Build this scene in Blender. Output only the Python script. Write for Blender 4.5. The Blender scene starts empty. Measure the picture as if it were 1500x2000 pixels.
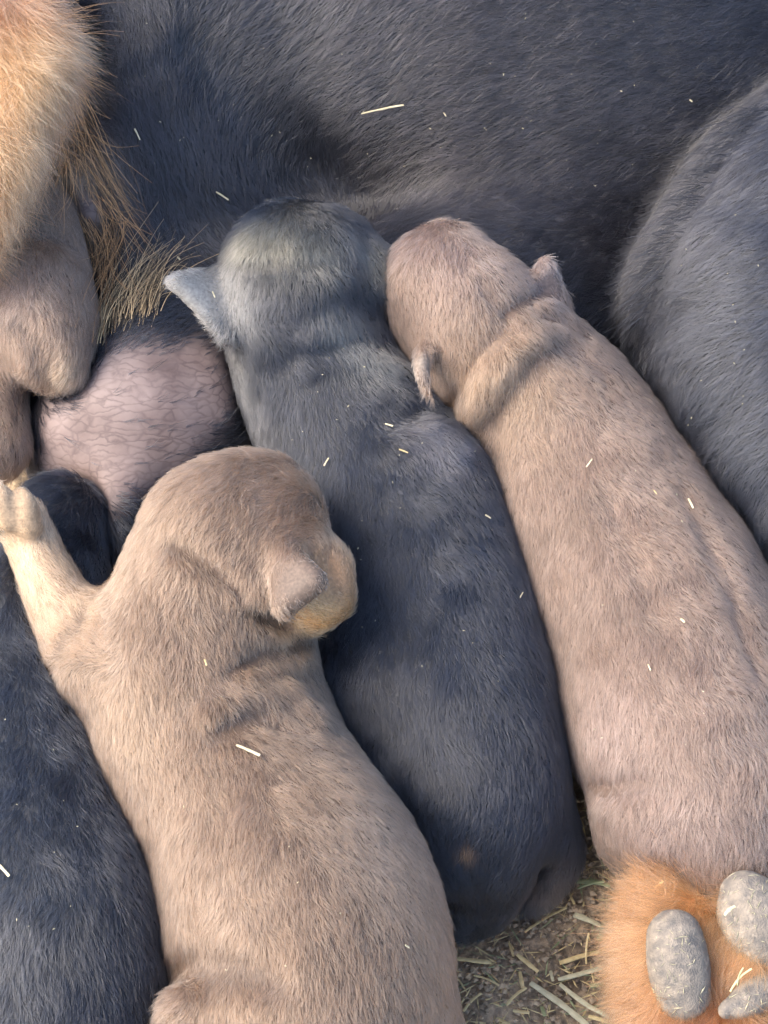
import bpy, math, random
import numpy as np
from mathutils import Vector, Matrix

rng = np.random.default_rng(7)
random.seed(7)
SC = bpy.context.scene
COL = SC.collection

# ------------------------------------------------------------------ camera, sky, sun, exposure
PITCH = math.radians(60)
TARGET = np.array([0.0, 0.0, 0.05])
DIST = 0.8
FPX = 4000.0                       # focal length in photo pixels (photo is 1500 x 2000)
FWD = np.array([0, math.cos(PITCH), -math.sin(PITCH)])
UP = np.array([0, math.sin(PITCH), math.cos(PITCH)])
RIGHT = np.array([1.0, 0, 0])
CAMP = TARGET - FWD * DIST

cam_d = bpy.data.cameras.new('camera')
cam = bpy.data.objects.new('camera', cam_d)
COL.objects.link(cam)
cam.location = CAMP
cam.rotation_euler = (math.radians(90) - PITCH, 0, 0)
cam_d.sensor_fit = 'VERTICAL'
cam_d.angle_y = 2 * math.atan(1000 / FPX)
cam_d.clip_start = 0.01
cam_d.clip_end = 200
SC.camera = cam

SUN_DIR = np.array([-0.70, -0.02, 0.72]); SUN_DIR /= np.linalg.norm(SUN_DIR)   # towards the sun
world = bpy.data.worlds.new('World'); SC.world = world
world.use_nodes = True
wn = world.node_tree.nodes; wl = world.node_tree.links
sky = wn.new('ShaderNodeTexSky'); sky.sky_type = 'NISHITA'; sky.sun_disc = False
sky.sun_elevation = math.asin(SUN_DIR[2])
sky.sun_rotation = math.atan2(SUN_DIR[0], SUN_DIR[1])
sky.air_density = 1.0; sky.dust_density = 3.0
wl.new(sky.outputs[0], wn['Background'].inputs['Color'])
wn['Background'].inputs['Strength'].default_value = 0.15
sun_d = bpy.data.lights.new('sun', 'SUN'); sun_d.energy = 1.35; sun_d.angle = math.radians(45)
sun_d.color = (1.0, 0.88, 0.72)
sun = bpy.data.objects.new('sun', sun_d); COL.objects.link(sun)
sun.rotation_euler = Vector(SUN_DIR).to_track_quat('Z', 'Y').to_euler()
sun.location = (0, 0, 3)
SC.view_settings.view_transform = 'Standard'
SC.view_settings.look = 'None'
SC.view_settings.gamma = 1.0
SC.view_settings.use_curve_mapping = False
SC.view_settings.exposure = 2.0
SC.cycles.max_bounces = 8
SC.cycles.transparent_max_bounces = 8
SC.cycles_curves.shape = 'RIBBONS'
SC.cycles_curves.subdivisions = 2
SC.cycles.pixel_filter_type = 'BLACKMAN_HARRIS'


# ------------------------------------------------------------------ helpers: place, distance fields, meshing
def ray(px, py):
    d = FWD * FPX + RIGHT * (px - 750.0) - UP * (py - 1000.0)
    return d / np.linalg.norm(d)


def at(px, py, z):
    """the place in the world at height z seen at a spot of the photograph"""
    d = ray(px, py)
    return CAMP + d * ((z - CAMP[2]) / d[2])


def to_px(P):
    q = P - CAMP
    w = q @ FWD
    return np.stack([750 + FPX * (q @ RIGHT) / w, 1000 - FPX * (q @ UP) / w], -1)


def ball(px, py, r, z):
    c = at(px, py, z)
    return c, r * float((c - CAMP) @ FWD) / FPX


def spline(balls, n=5):
    C = np.array([np.append(*[np.asarray(x, float).ravel() for x in ball(*b)]) for b in balls])
    if len(C) < 2:
        return np.vstack([C, C + [1e-4, 0, 0, 0]])
    if len(C) == 2:
        t = np.linspace(0, 1, 2)[:, None]
        return C[0] * (1 - t) + C[1] * t
    E = np.vstack([2 * C[0] - C[1], C, 2 * C[-1] - C[-2]])
    out = []
    for i in range(1, len(E) - 2):
        p0, p1, p2, p3 = E[i - 1:i + 3]
        for k in range(n):
            t = k / n
            out.append(0.5 * ((2 * p1) + (p2 - p0) * t + (2 * p0 - 5 * p1 + 4 * p2 - p3) * t * t + (3 * p1 - p0 - 3 * p2 + p3) * t ** 3))
    out.append(C[-1])
    out = np.array(out)
    out[:, 3] = np.maximum(out[:, 3], 5e-4)
    return out


def d_chain(P, S):
    if len(P) < 1500:                                   # few points: all segments at once
        a, ab = S[:-1, :3], S[1:, :3] - S[:-1, :3]
        v = P[:, None, :] - a[None]
        t = np.clip((v * ab).sum(2) / np.maximum((ab * ab).sum(1), 1e-12), 0, 1)
        v = v - t[:, :, None] * ab
        return (np.sqrt((v * v).sum(2)) - (S[:-1, 3] + (S[1:, 3] - S[:-1, 3]) * t)).min(1)
    d = np.full(len(P), 1e9, np.float32)
    for a, b in zip(S[:-1], S[1:]):
        ab = b[:3] - a[:3]
        L = max(float(ab @ ab), 1e-12)
        v = P - a[:3]
        t = np.clip((v @ ab) / L, 0, 1)
        v -= t[:, None] * ab
        d = np.minimum(d, np.sqrt(np.einsum('ij,ij->i', v, v)) - (a[3] + (b[3] - a[3]) * t))
    return d


def d_tri(P, a, b, c, th):
    ba, cb, ac = b - a, c - b, a - c
    nor = np.cross(ba, ac)
    pa, pb, pc = P - a, P - b, P - c
    inside = (np.sign(pa @ np.cross(ba, nor)) + np.sign(pb @ np.cross(cb, nor)) + np.sign(pc @ np.cross(ac, nor))) >= 2

    def seg(v, e):
        t = np.clip((v @ e) / (e @ e), 0, 1)
        w = v - t[:, None] * e
        return np.einsum('ij,ij->i', w, w)
    e = np.minimum(np.minimum(seg(pa, ba), seg(pb, cb)), seg(pc, ac))
    f = (pa @ nor) ** 2 / (nor @ nor)
    return np.sqrt(np.where(inside, f, e)) - th


def smin(a, b, k):
    h = np.maximum(k - np.abs(a - b), 0) / k
    return np.minimum(a, b) - h * h * k * 0.25


def smax(a, b, k):
    return -smin(-a, -b, k)


class Body:
    """a body as a smooth union of tapering chains, with folds, creases and ears worked into it"""
    def __init__(self):
        self.ops = []
        self.pts = []
        self.others = []

    def chain(self, balls, k=0.012):
        S = spline(balls); self.ops.append(('add', lambda P, S=S: d_chain(P, S), k)); self.pts.append(S); return self

    def cut_chain(self, S, k):
        self.ops.append(('sub', lambda P, S=S: d_chain(P, S), k))

    def tri(self, a, b, c, th, k):
        self.ops.append(('add', lambda P: d_tri(P, a, b, c, th), k))
        self.pts.append(np.array([np.append(x, th * 2) for x in (a, b, c)]))

    def flat(self, balls, n, s, k):
        """a chain pressed thin along direction n"""
        S = spline(balls); c = S[:, :3].mean(0); n = n / np.linalg.norm(n)

        def f(P):
            w = ((P - c) @ n)[:, None] * n
            Q = P + w * (s - 1)
            T = S.copy(); T[:, :3] += (((T[:, :3] - c) @ n)[:, None] * n) * (s - 1)
            return d_chain(Q, T) * (0.55 if s > 2 else 0.8)
        self.ops.append(('add', f, k)); self.pts.append(S)

    def wave(self, f):
        self.ops.append(('wave', f, 0))

    def __call__(self, P):
        P = np.asarray(P, np.float32)
        d = None
        for op, f, k in self.ops:
            if op == 'wave':
                d = d + f(P); continue
            e = f(P)
            if d is None: d = e
            elif op == 'add': d = smin(d, e, k)
            else: d = smax(d, -e, k)
        for o, k, gap in self.others:
            lo, hi = o.bounds()
            m = np.all((P > lo - 0.02) & (P < hi + 0.02), axis=1)
            if m.any():
                d[m] = smax(d[m], gap - o(P[m]), k)
        return d

    def bounds(self):
        if not hasattr(self, '_b'):
            A = np.vstack(self.pts)
            self._b = ((A[:, :3] - A[:, 3:]).min(0) - 0.004, (A[:, :3] + A[:, 3:]).max(0) + 0.004)
        return self._b

    def hit(self, px, py):
        px = np.atleast_1d(np.asarray(px, float)); py = np.atleast_1d(np.asarray(py, float))
        D = FWD * FPX + RIGHT * (px[:, None] - 750) - UP * (py[:, None] - 1000)
        D /= np.linalg.norm(D, axis=1)[:, None]
        t = np.full(len(px), 0.3); best = t.copy(); bd = np.full(len(px), 1e9)
        for _ in range(90):
            d = self(CAMP + D * t[:, None])
            m = np.abs(d) < bd
            best[m] = t[m]; bd[m] = np.abs(d)[m]
            if np.abs(d).max() < 2e-5: break
            t = t + np.clip(d, -0.01, 0.05) * 0.8
        return CAMP + D * best[:, None]

    def grad(self, P):
        e = 6e-4
        g = np.stack([self(P + np.eye(3)[i] * e) - self(P - np.eye(3)[i] * e) for i in range(3)], 1)
        return g / np.maximum(np.linalg.norm(g, axis=1), 1e-9)[:, None]

    def fold(self, line, r, lift, k):
        """a raised fold of skin along a line on the surface; lift<0 makes a crease"""
        L = np.array(line, float)
        H = self.hit(L[:, 0], L[:, 1])
        N = self.grad(H)
        s = r * 0.0002
        R = np.full(len(L), s); R[0] *= 0.5; R[-1] *= 0.5
        if lift >= 0:
            C = H + N * (lift * 0.0002 - R)[:, None]
            S = np.column_stack([C, R])
            self.ops.append(('add', lambda P, S=S: d_chain(P, S), k)); self.pts.append(S)
        else:
            C = H + N * (R + lift * 0.0002)[:, None]
            S = np.column_stack([C, R])
            self.cut_chain(S, k)
        return self


def surface_nets(f, lo, hi, h):
    """polygonise the zero level of f; evaluated finely only near the surface"""
    m = 4
    n = np.ceil((hi - lo) / (h * m)).astype(int) + 1
    cx = [lo[i] + np.arange(n[i]) * h * m for i in range(3)]
    G = np.stack(np.meshgrid(*cx, indexing='ij'), -1).reshape(-1, 3)
    dc = f(G + 0.5 * h * (m - 1)).reshape(n)
    d = dc.repeat(m, 0).repeat(m, 1).repeat(m, 2)
    near = np.argwhere(np.abs(d) < h * m * 1.3 + 0.003)
    P = lo + near * h
    for s in range(0, len(P), 400000):
        q = near[s:s + 400000]
        d[q[:, 0], q[:, 1], q[:, 2]] = f(P[s:s + 400000])
    d[0], d[-1], d[:, 0], d[:, -1], d[:, :, 0], d[:, :, -1] = 1, 1, 1, 1, 1, 1
    ins = d < 0
    c = np.zeros([k - 1 for k in d.shape], np.int8)
    offs = [(i, j, k) for i in (0, 1) for j in (0, 1) for k in (0, 1)]
    for i, j, k in offs:
        c += ins[i:i + c.shape[0], j:j + c.shape[1], k:k + c.shape[2]]
    cells = np.argwhere((c > 0) & (c < 8))
    idx = np.full(c.shape, -1, np.int32)
    idx[cells[:, 0], cells[:, 1], cells[:, 2]] = np.arange(len(cells))
    val = np.stack([d[cells[:, 0] + i, cells[:, 1] + j, cells[:, 2] + k] for i, j, k in offs], 1)
    off = np.array(offs, float)
    acc = np.zeros((len(cells), 3)); cnt = np.zeros(len(cells))
    for a in range(8):
        for b in range(a + 1, 8):
            if np.abs(off[a] - off[b]).sum() != 1: continue
            x = (val[:, a] < 0) != (val[:, b] < 0)
            t = val[x, a] / (val[x, a] - val[x, b])
            acc[x] += off[a] + (off[b] - off[a]) * t[:, None]; cnt[x] += 1
    V = lo + (cells + acc / cnt[:, None]) * h
    F = []
    for ax in range(3):
        u, v = (ax + 1) % 3, (ax + 2) % 3
        sl0 = [slice(1, -1)] * 3; sl1 = [slice(1, -1)] * 3
        sl0[ax] = slice(0, -1); sl1[ax] = slice(1, None)
        A, B = ins[tuple(sl0)], ins[tuple(sl1)]
        for flip, X in ((False, A & ~B), (True, B & ~A)):
            e = np.argwhere(X)
            e[:, u] += 1; e[:, v] += 1
            def cell(du, dv):
                q = e.copy(); q[:, u] += du; q[:, v] += dv
                return idx[q[:, 0], q[:, 1], q[:, 2]]
            q = np.stack([cell(-1, -1), cell(0, -1), cell(0, 0), cell(-1, 0)], 1)
            F.append(q[:, ::-1] if flip else q)
    F = np.vstack(F)
    F = F[(F >= 0).all(1)]
    # two rounds of relaxing
    for _ in range(2):
        a = np.zeros_like(V); n_ = np.zeros(len(V))
        for k in range(4):
            np.add.at(a, F[:, k], V[F[:, (k + 1) % 4]] + V[F[:, k - 1]]); np.add.at(n_, F[:, k], 2)
        V = 0.5 * V + 0.5 * a / np.maximum(n_, 1)[:, None]
    return V, F


def link(name, data, parent=None, mat=None, **props):
    o = bpy.data.objects.new(name, data)
    COL.objects.link(o)
    if parent is not None: o.parent = parent
    if mat is not None: data.materials.append(mat)
    for k, v in props.items(): o[k] = v
    return o


def mesh_data(name, V, F, attrs=None, smooth=True):
    me = bpy.data.meshes.new(name)
    V = np.asarray(V, np.float32); F = np.asarray(F, np.int32)
    k = F.shape[1]
    me.vertices.add(len(V)); me.vertices.foreach_set('co', V.ravel())
    me.loops.add(F.size); me.loops.foreach_set('vertex_index', F.ravel())
    me.polygons.add(len(F))
    me.polygons.foreach_set('loop_start', np.arange(0, F.size, k, dtype=np.int32))
    me.polygons.foreach_set('use_smooth', np.full(len(F), smooth))
    for nm, a in (attrs or {}).items():
        if a.ndim == 2:
            at_ = me.attributes.new(nm, 'FLOAT_COLOR', 'POINT')
            at_.data.foreach_set('color', np.column_stack([a, np.ones(len(a))]).astype(np.float32).ravel())
        else:
            me.attributes.new(nm, 'FLOAT', 'POINT').data.foreach_set('value', a.astype(np.float32))
    me.update(calc_edges=True)
    me.validate()
    return me


class Noise:
    """smooth random field: a sum of plane waves"""
    def __init__(self, scale, seed, n=14):
        r = np.random.default_rng(seed)
        k = r.normal(size=(n, 3)); k /= np.linalg.norm(k, axis=1)[:, None]
        self.k = k * (2 * np.pi / scale) * r.uniform(0.6, 1.7, n)[:, None]
        self.p = r.uniform(0, 6.28, n); self.a = math.sqrt(2 / n)

    def __call__(self, P):
        return np.sin(P @ self.k.T + self.p).sum(1) * self.a


# ------------------------------------------------------------------ materials
def new_mat(name):
    m = bpy.data.materials.new(name); m.use_nodes = True
    return m, m.node_tree.nodes, m.node_tree.links, m.node_tree.nodes['Principled BSDF']


def hair_mat(name, rough, radial, coat=0.0):
    m = bpy.data.materials.new(name); m.use_nodes = True
    n, l = m.node_tree.nodes, m.node_tree.links
    n.remove(n['Principled BSDF'])
    h = n.new('ShaderNodeBsdfHairPrincipled')
    h.model = 'CHIANG'
    h.parametrization = 'COLOR'
    a = n.new('ShaderNodeAttribute'); a.attribute_name = 'tint'
    l.new(a.outputs['Color'], h.inputs['Color'])
    h.inputs['Roughness'].default_value = rough
    h.inputs['Radial Roughness'].default_value = radial
    h.inputs['Coat'].default_value = coat
    h.inputs['Random Roughness'].default_value = 0.2
    l.new(h.outputs[0], n['Material Output'].inputs['Surface'])
    return m


HAIR_BROWN = hair_mat('brown_hair', 0.45, 0.6)
HAIR_BLACK = hair_mat('black_hair', 0.30, 0.42, 0.25)
HAIR_TAN = hair_mat('tan_hair', 0.35, 0.5)
m, n, l, b = new_mat('coarse_hair')
COARSE = m
a = n.new('ShaderNodeAttribute'); a.attribute_name = 'tint'
l.new(a.outputs['Color'], b.inputs['Base Color']); b.inputs['Roughness'].default_value = 0.45

m, n, l, b = new_mat('undercoat')
UNDER = m
a = n.new('ShaderNodeAttribute'); a.attribute_name = 'tint'
mx = n.new('ShaderNodeMix'); mx.data_type = 'RGBA'; mx.blend_type = 'MULTIPLY'; mx.inputs[0].default_value = 1
nz = n.new('ShaderNodeTexNoise'); nz.inputs['Scale'].default_value = 900; nz.inputs['Detail'].default_value = 3
rp = n.new('ShaderNodeValToRGB'); rp.color_ramp.elements[0].color = (0.55, 0.55, 0.55, 1); rp.color_ramp.elements[0].position = 0.3
rp.color_ramp.elements[1].color = (0.95, 0.95, 0.95, 1); rp.color_ramp.elements[1].position = 0.7
tc = n.new('ShaderNodeTexCoord')
l.new(tc.outputs['Object'], nz.inputs['Vector']); l.new(nz.outputs[0], rp.inputs[0])
l.new(a.outputs['Color'], mx.inputs[6]); l.new(rp.outputs[0], mx.inputs[7])
# bare belly skin with a fine net of creases
sk = n.new('ShaderNodeAttribute'); sk.attribute_name = 'skin'
mp = n.new('ShaderNodeMapping'); mp.inputs['Scale'].default_value = (85, 330, 330); mp.inputs['Rotation'].default_value = (0, 0, 0.25)
n2 = n.new('ShaderNodeTexNoise'); n2.inputs['Scale'].default_value = 120; n2.inputs['Detail'].default_value = 4
ad = n.new('ShaderNodeVectorMath'); ad.operation = 'MULTIPLY_ADD'; ad.inputs[1].default_value = (0.006,) * 3
vo = n.new('ShaderNodeTexVoronoi'); vo.feature = 'DISTANCE_TO_EDGE'; vo.inputs['Scale'].default_value = 1.0
l.new(tc.outputs['Object'], n2.inputs['Vector']); l.new(n2.outputs['Color'], ad.inputs[0]); l.new(tc.outputs['Object'], ad.inputs[2])
l.new(ad.outputs[0], mp.inputs['Vector']); l.new(mp.outputs[0], vo.inputs['Vector'])
cr = n.new('ShaderNodeValToRGB')
cr.color_ramp.elements[0].position = 0.0; cr.color_ramp.elements[0].color = (0.10, 0.07, 0.068, 1)
cr.color_ramp.elements[1].position = 0.15; cr.color_ramp.elements[1].color = (0.205, 0.155, 0.142, 1)
l.new(vo.outputs['Distance'], cr.inputs[0])
mot = n.new('ShaderNodeTexNoise'); mot.inputs['Scale'].default_value = 45; mot.inputs['Detail'].default_value = 5
l.new(tc.outputs['Object'], mot.inputs['Vector'])
mr = n.new('ShaderNodeValToRGB'); mr.color_ramp.elements[0].position = 0.35; mr.color_ramp.elements[0].color = (0.55, 0.5, 0.5, 1)
mr.color_ramp.elements[1].position = 0.6; mr.color_ramp.elements[1].color = (1, 1, 1, 1)
l.new(mot.outputs[0], mr.inputs[0])
m2 = n.new('ShaderNodeMix'); m2.data_type = 'RGBA'; m2.blend_type = 'MULTIPLY'; m2.inputs[0].default_value = 1
brk = n.new('ShaderNodeTexNoise'); brk.inputs['Scale'].default_value = 75; brk.inputs['Detail'].default_value = 6; brk.inputs['Roughness'].default_value = 0.7
l.new(tc.outputs['Object'], brk.inputs['Vector'])
br = n.new('ShaderNodeMapRange'); br.inputs['From Min'].default_value = 0.40; br.inputs['From Max'].default_value = 0.62; br.inputs['To Min'].default_value = 0.15; br.inputs['To Max'].default_value = 0.75
l.new(brk.outputs[0], br.inputs['Value'])
mb = n.new('ShaderNodeMix'); mb.data_type = 'RGBA'; mb.inputs[7].default_value = (0.205, 0.155, 0.142, 1)
l.new(br.outputs[0], mb.inputs[0]); l.new(cr.outputs[0], mb.inputs[6])
l.new(mb.outputs[2], m2.inputs[6]); l.new(mr.outputs[0], m2.inputs[7])
m3 = n.new('ShaderNodeMix'); m3.data_type = 'RGBA'
l.new(sk.outputs['Fac'], m3.inputs[0]); l.new(mx.outputs[2], m3.inputs[6]); l.new(m2.outputs[2], m3.inputs[7])
l.new(m3.outputs[2], b.inputs['Base Color'])
b.inputs['Roughness'].default_value = 0.7
bu = n.new('ShaderNodeBump'); bu.inputs['Strength'].default_value = 0.16; bu.inputs['Distance'].default_value = 0.0003
mh = n.new('ShaderNodeMix'); l.new(sk.outputs['Fac'], mh.inputs[0]); l.new(nz.outputs[0], mh.inputs[2])
mm = n.new('ShaderNodeMath'); mm.operation = 'MINIMUM'; mm.inputs[1].default_value = 0.25
mm2 = n.new('ShaderNodeMath'); mm2.operation = 'MULTIPLY'; mm2.inputs[1].default_value = 4
l.new(vo.outputs['Distance'], mm.inputs[0]); l.new(mm.outputs[0], mm2.inputs[0]); l.new(mm2.outputs[0], mh.inputs[3])
l.new(mh.outputs[0], bu.inputs['Height']); l.new(bu.outputs[0], b.inputs['Normal'])

m, n, l, b = new_mat('paw_pad_skin')
PAD = m
tc = n.new('ShaderNodeTexCoord')
v1 = n.new('ShaderNodeTexVoronoi'); v1.inputs['Scale'].default_value = 1500
n1 = n.new('ShaderNodeTexNoise'); n1.inputs['Scale'].default_value = 240; n1.inputs['Detail'].default_value = 6
n3 = n.new('ShaderNodeTexNoise'); n3.inputs['Scale'].default_value = 420; n3.inputs['Detail'].default_value = 4
for q in (v1, n1, n3): l.new(tc.outputs['Object'], q.inputs['Vector'])
r1 = n.new('ShaderNodeValToRGB'); e = r1.color_ramp.elements
e[0].position = 0.36; e[0].color = (0.10, 0.09, 0.08, 1); e[1].position = 0.64; e[1].color = (0.20, 0.168, 0.132, 1)
l.new(n1.outputs[0], r1.inputs[0])
r2 = n.new('ShaderNodeValToRGB'); e = r2.color_ramp.elements
e[0].position = 0.56; e[0].color = (0, 0, 0, 1); e[1].position = 0.74; e[1].color = (1, 1, 1, 1)
l.new(n3.outputs[0], r2.inputs[0])
mx = n.new('ShaderNodeMix'); mx.data_type = 'RGBA'; mx.inputs[7].default_value = (0.25, 0.21, 0.165, 1)
l.new(r2.outputs[0], mx.inputs[0]); l.new(r1.outputs[0], mx.inputs[6])
l.new(mx.outputs[2], b.inputs['Base Color']); b.inputs['Roughness'].default_value = 0.8
bu = n.new('ShaderNodeBump'); bu.inputs['Strength'].default_value = 0.8; bu.inputs['Distance'].default_value = 0.0003
l.new(v1.outputs['Distance'], bu.inputs['Height'])
bu2 = n.new('ShaderNodeBump'); bu2.inputs['Strength'].default_value = 0.4; bu2.inputs['Distance'].default_value = 0.0006
l.new(n1.outputs[0], bu2.inputs['Height']); l.new(bu.outputs[0], bu2.inputs['Normal'])
l.new(bu2.outputs[0], b.inputs['Normal'])

m, n, l, b = new_mat('packed_earth')
EARTH = m
tc = n.new('ShaderNodeTexCoord')
n1 = n.new('ShaderNodeTexNoise'); n1.inputs['Scale'].default_value = 28; n1.inputs['Detail'].default_value = 8; n1.inputs['Roughness'].default_value = 0.7
n2 = n.new('ShaderNodeTexNoise'); n2.inputs['Scale'].default_value = 380; n2.inputs['Detail'].default_value = 5
for q in (n1, n2): l.new(tc.outputs['Object'], q.inputs['Vector'])
r1 = n.new('ShaderNodeValToRGB'); e = r1.color_ramp.elements
e[0].position = 0.35; e[0].color = (0.16, 0.122, 0.09, 1); e[1].position = 0.68; e[1].color = (0.45, 0.345, 0.24, 1)
l.new(n1.outputs[0], r1.inputs[0])
r2 = n.new('ShaderNodeValToRGB'); e = r2.color_ramp.elements
e[0].position = 0.35; e[0].color = (0.6, 0.6, 0.6, 1); e[1].position = 0.7; e[1].color = (1.5, 1.45, 1.3, 1)
l.new(n2.outputs[0], r2.inputs[0])
mx = n.new('ShaderNodeMix'); mx.data_type = 'RGBA'; mx.blend_type = 'MULTIPLY'; mx.inputs[0].default_value = 1
l.new(r1.outputs[0], mx.inputs[6]); l.new(r2.outputs[0], mx.inputs[7]); l.new(mx.outputs[2], b.inputs['Base Color'])
b.inputs['Roughness'].default_value = 0.95
bu = n.new('ShaderNodeBump'); bu.inputs['Strength'].default_value = 0.9; bu.inputs['Distance'].default_value = 0.002
l.new(n2.outputs[0], bu.inputs['Height']); l.new(bu.outputs[0], b.inputs['Normal'])


def straw_mat(name, c0, c1):
    m, n, l, b = new_mat(name)
    tc = n.new('ShaderNodeTexCoord')
    nz = n.new('ShaderNodeTexNoise'); nz.inputs['Scale'].default_value = 300; nz.inputs['Detail'].default_value = 3
    oi = n.new('ShaderNodeObjectInfo')
    l.new(tc.outputs['Object'], nz.inputs['Vector'])
    r = n.new('ShaderNodeValToRGB'); e = r.color_ramp.elements
    e[0].position = 0.3; e[0].color = (*c0, 1); e[1].position = 0.7; e[1].color = (*c1, 1)
    l.new(nz.outputs[0], r.inputs[0]); l.new(r.outputs[0], b.inputs['Base Color'])
    b.inputs['Roughness'].default_value = 0.55
    return m


STRAW = {'gold': straw_mat('golden_straw', (0.38, 0.28, 0.12), (0.58, 0.46, 0.23)),
         'green': straw_mat('green_hay', (0.17, 0.20, 0.09), (0.33, 0.34, 0.18)),
         'grey': straw_mat('weathered_straw', (0.29, 0.265, 0.165), (0.47, 0.43, 0.28)),
         'cream': straw_mat('cream_straw', (0.40, 0.34, 0.19), (0.58, 0.51, 0.34))}


# ------------------------------------------------------------------ coats
def field(body, arrows):
    A = np.array(arrows, float)
    H = body.hit(A[:, 0], A[:, 1])
    D = A[:, 2:3] * RIGHT - A[:, 3:4] * UP
    D /= np.linalg.norm(D, axis=1)[:, None]

    def f(P):
        out = np.zeros_like(P)
        for h, d in zip(H, D):
            w = 1 / (((P - h) ** 2).sum(1) + 3e-5) ** 2
            out += w[:, None] * d
        return out
    return f


def tints(body, base, marks, mottle=0.07, seed=1):
    """coat tint"""
    Hm = body.hit([k[0] for k in marks], [k[1] for k in marks])
    M = [(h, k[2] * 0.0002, np.array(k[3]), k[4]) for h, k in zip(Hm, marks)]
    nA, nB = Noise(0.03, seed), Noise(0.006, seed + 1)

    def f(P):
        c = np.tile(np.array(base, float), (len(P), 1))
        for h, r, col, s in M:
            w = (s * np.exp(-((P - h) ** 2).sum(1) / (r * r)))[:, None]
            c = c * (1 - w) + col * w
        return c * (1 + mottle * (0.6 * nA(P) + 0.6 * nB(P)))[:, None]
    return f


def grow(name, parent, V, F, normals, flow, tint, mat, clumps, per, length, width, lift=0.30, spread=0.0006,
         gather=0.5, mask=None, wild=0.11, points=4, curl=0.5, seed=1, var=0.27, swirl=0.2, kind='stuff'):
    r = np.random.default_rng(seed)
    T = np.vstack([F[:, [0, 1, 2]], F[:, [0, 2, 3]]])
    a, b_, c = V[T[:, 0]], V[T[:, 1]], V[T[:, 2]]
    area = np.linalg.norm(np.cross(b_ - a, c - a), axis=1)
    cen = (a + b_ + c) / 3
    q = to_px(cen)
    inside = (q[:, 0] > -200) & (q[:, 0] < 1700) & (q[:, 1] > -200) & (q[:, 1] < 2200)
    w = area * np.where(inside, 1.0, 0.12)
    fn = np.cross(b_ - a, c - a); fn /= np.maximum(np.linalg.norm(fn, axis=1), 1e-12)[:, None]
    vd = CAMP - cen; vd /= np.linalg.norm(vd, axis=1)[:, None]
    w *= np.where((fn * vd).sum(1) > -0.3, 1.0, 0.25)
    w *= np.where(fn[:, 2] > -0.75, 1.0, 0.1)
    if mask is not None: w = w * mask(cen)
    ci = r.choice(len(T), clumps, p=w / w.sum())
    u = r.random((clumps, 2)); s = np.sqrt(u[:, :1])
    bc = np.hstack([1 - s, s * (1 - u[:, 1:]), s * u[:, 1:]])
    P = (bc[:, :, None] * V[T[ci]]).sum(1)
    N = (bc[:, :, None] * normals[T[ci]]).sum(1); N /= np.linalg.norm(N, axis=1)[:, None]
    D = flow(P)
    k1, k2 = Noise(0.02, seed + 5), Noise(0.02, seed + 6)
    D = D / np.maximum(np.linalg.norm(D, axis=1), 1e-9)[:, None]
    D = D + RIGHT * (swirl * k1(P))[:, None] + UP * (swirl * k2(P))[:, None]
    D = D + r.normal(size=D.shape) * wild
    D -= N * (D * N).sum(1)[:, None]
    D /= np.maximum(np.linalg.norm(D, axis=1), 1e-9)[:, None]
    S = np.cross(N, D)
    cl = tint(P) * (1 + var * r.normal(size=clumps)).clip(0.35, 1.9)[:, None]
    L = length(P) if callable(length) else np.full(clumps, length)
    L = L * r.uniform(0.7, 1.25, clumps)
    li = lift * r.uniform(0.55, 1.5, clumps)
    # hairs of each clump
    rep = lambda x: np.repeat(x, per, 0)
    P, N, D, S, L, li, cl = map(rep, (P, N, D, S, L, li, cl))
    nh = len(P)
    ja, jb = r.normal(size=(2, nh)) * spread
    root = P + D * ja[:, None] + S * jb[:, None] - N * 0.0004
    L = L * r.uniform(0.75, 1.15, nh)
    li = li * r.uniform(0.7, 1.3, nh)
    sw = r.normal(size=nh) * 0.18
    t = np.linspace(0, 1, points)
    pos = np.empty((nh, points, 3), np.float32)
    for i, ti in enumerate(t):
        along = L * ti
        up = L * li * (ti - curl * ti * ti)
        side = L * sw * ti * ti - jb * gather * ti
        pos[:, i] = root + D * along[:, None] + N * up[:, None] + S * side[:, None]
    cu = bpy.data.hair_curves.new(name)
    cu.add_curves([points] * nh)
    cu.position_data.foreach_set('vector', pos.ravel())
    rad = np.tile(np.array([1.0, 0.95, 0.75, 0.25] if points == 4 else np.linspace(1, 0.2, points)), nh) * width * 0.5
    ra = cu.attributes.get('radius') or cu.attributes.new('radius', 'FLOAT', 'POINT')
    ra.data.foreach_set('value', rad.astype(np.float32))
    cl = cl * (1 + 0.10 * r.normal(size=nh)).clip(0.5, 1.6)[:, None]
    cl = cl.clip(0.003, 0.9)
    ta = cu.attributes.new('tint', 'FLOAT_COLOR', 'CURVE')
    ta.data.foreach_set('color', np.column_stack([cl, np.ones(nh)]).astype(np.float32).ravel())
    return link(name, cu, parent, mat, kind=kind)


def vert_normals(V, F):
    n = np.cross(V[F[:, 2]] - V[F[:, 0]], V[F[:, 3]] - V[F[:, 1]])
    out = np.zeros_like(V)
    for k in range(4): np.add.at(out, F[:, k], n)
    return out / np.maximum(np.linalg.norm(out, axis=1), 1e-12)[:, None]


GROUP_PUPS = 'nursing puppies'
ARROWS_DOWN = (0.1, 1.0)


def build(name, body, h, tint, label, category, group=None, skin=None, under=0.9):
    lo, hi = body.bounds()
    lo = np.maximum(lo - 2 * h, [-9, -9, -0.01])
    V, F = surface_nets(body, lo, hi + 2 * h, h)
    att = {'tint': tint(V) * under, 'skin': skin(V) if skin else np.zeros(len(V))}
    me = mesh_data(name, V, F, att)
    o = link(name, me, None, UNDER, label=label, category=category)
    if group: o['group'] = group
    return o, V, F, vert_normals(V, F)


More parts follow.
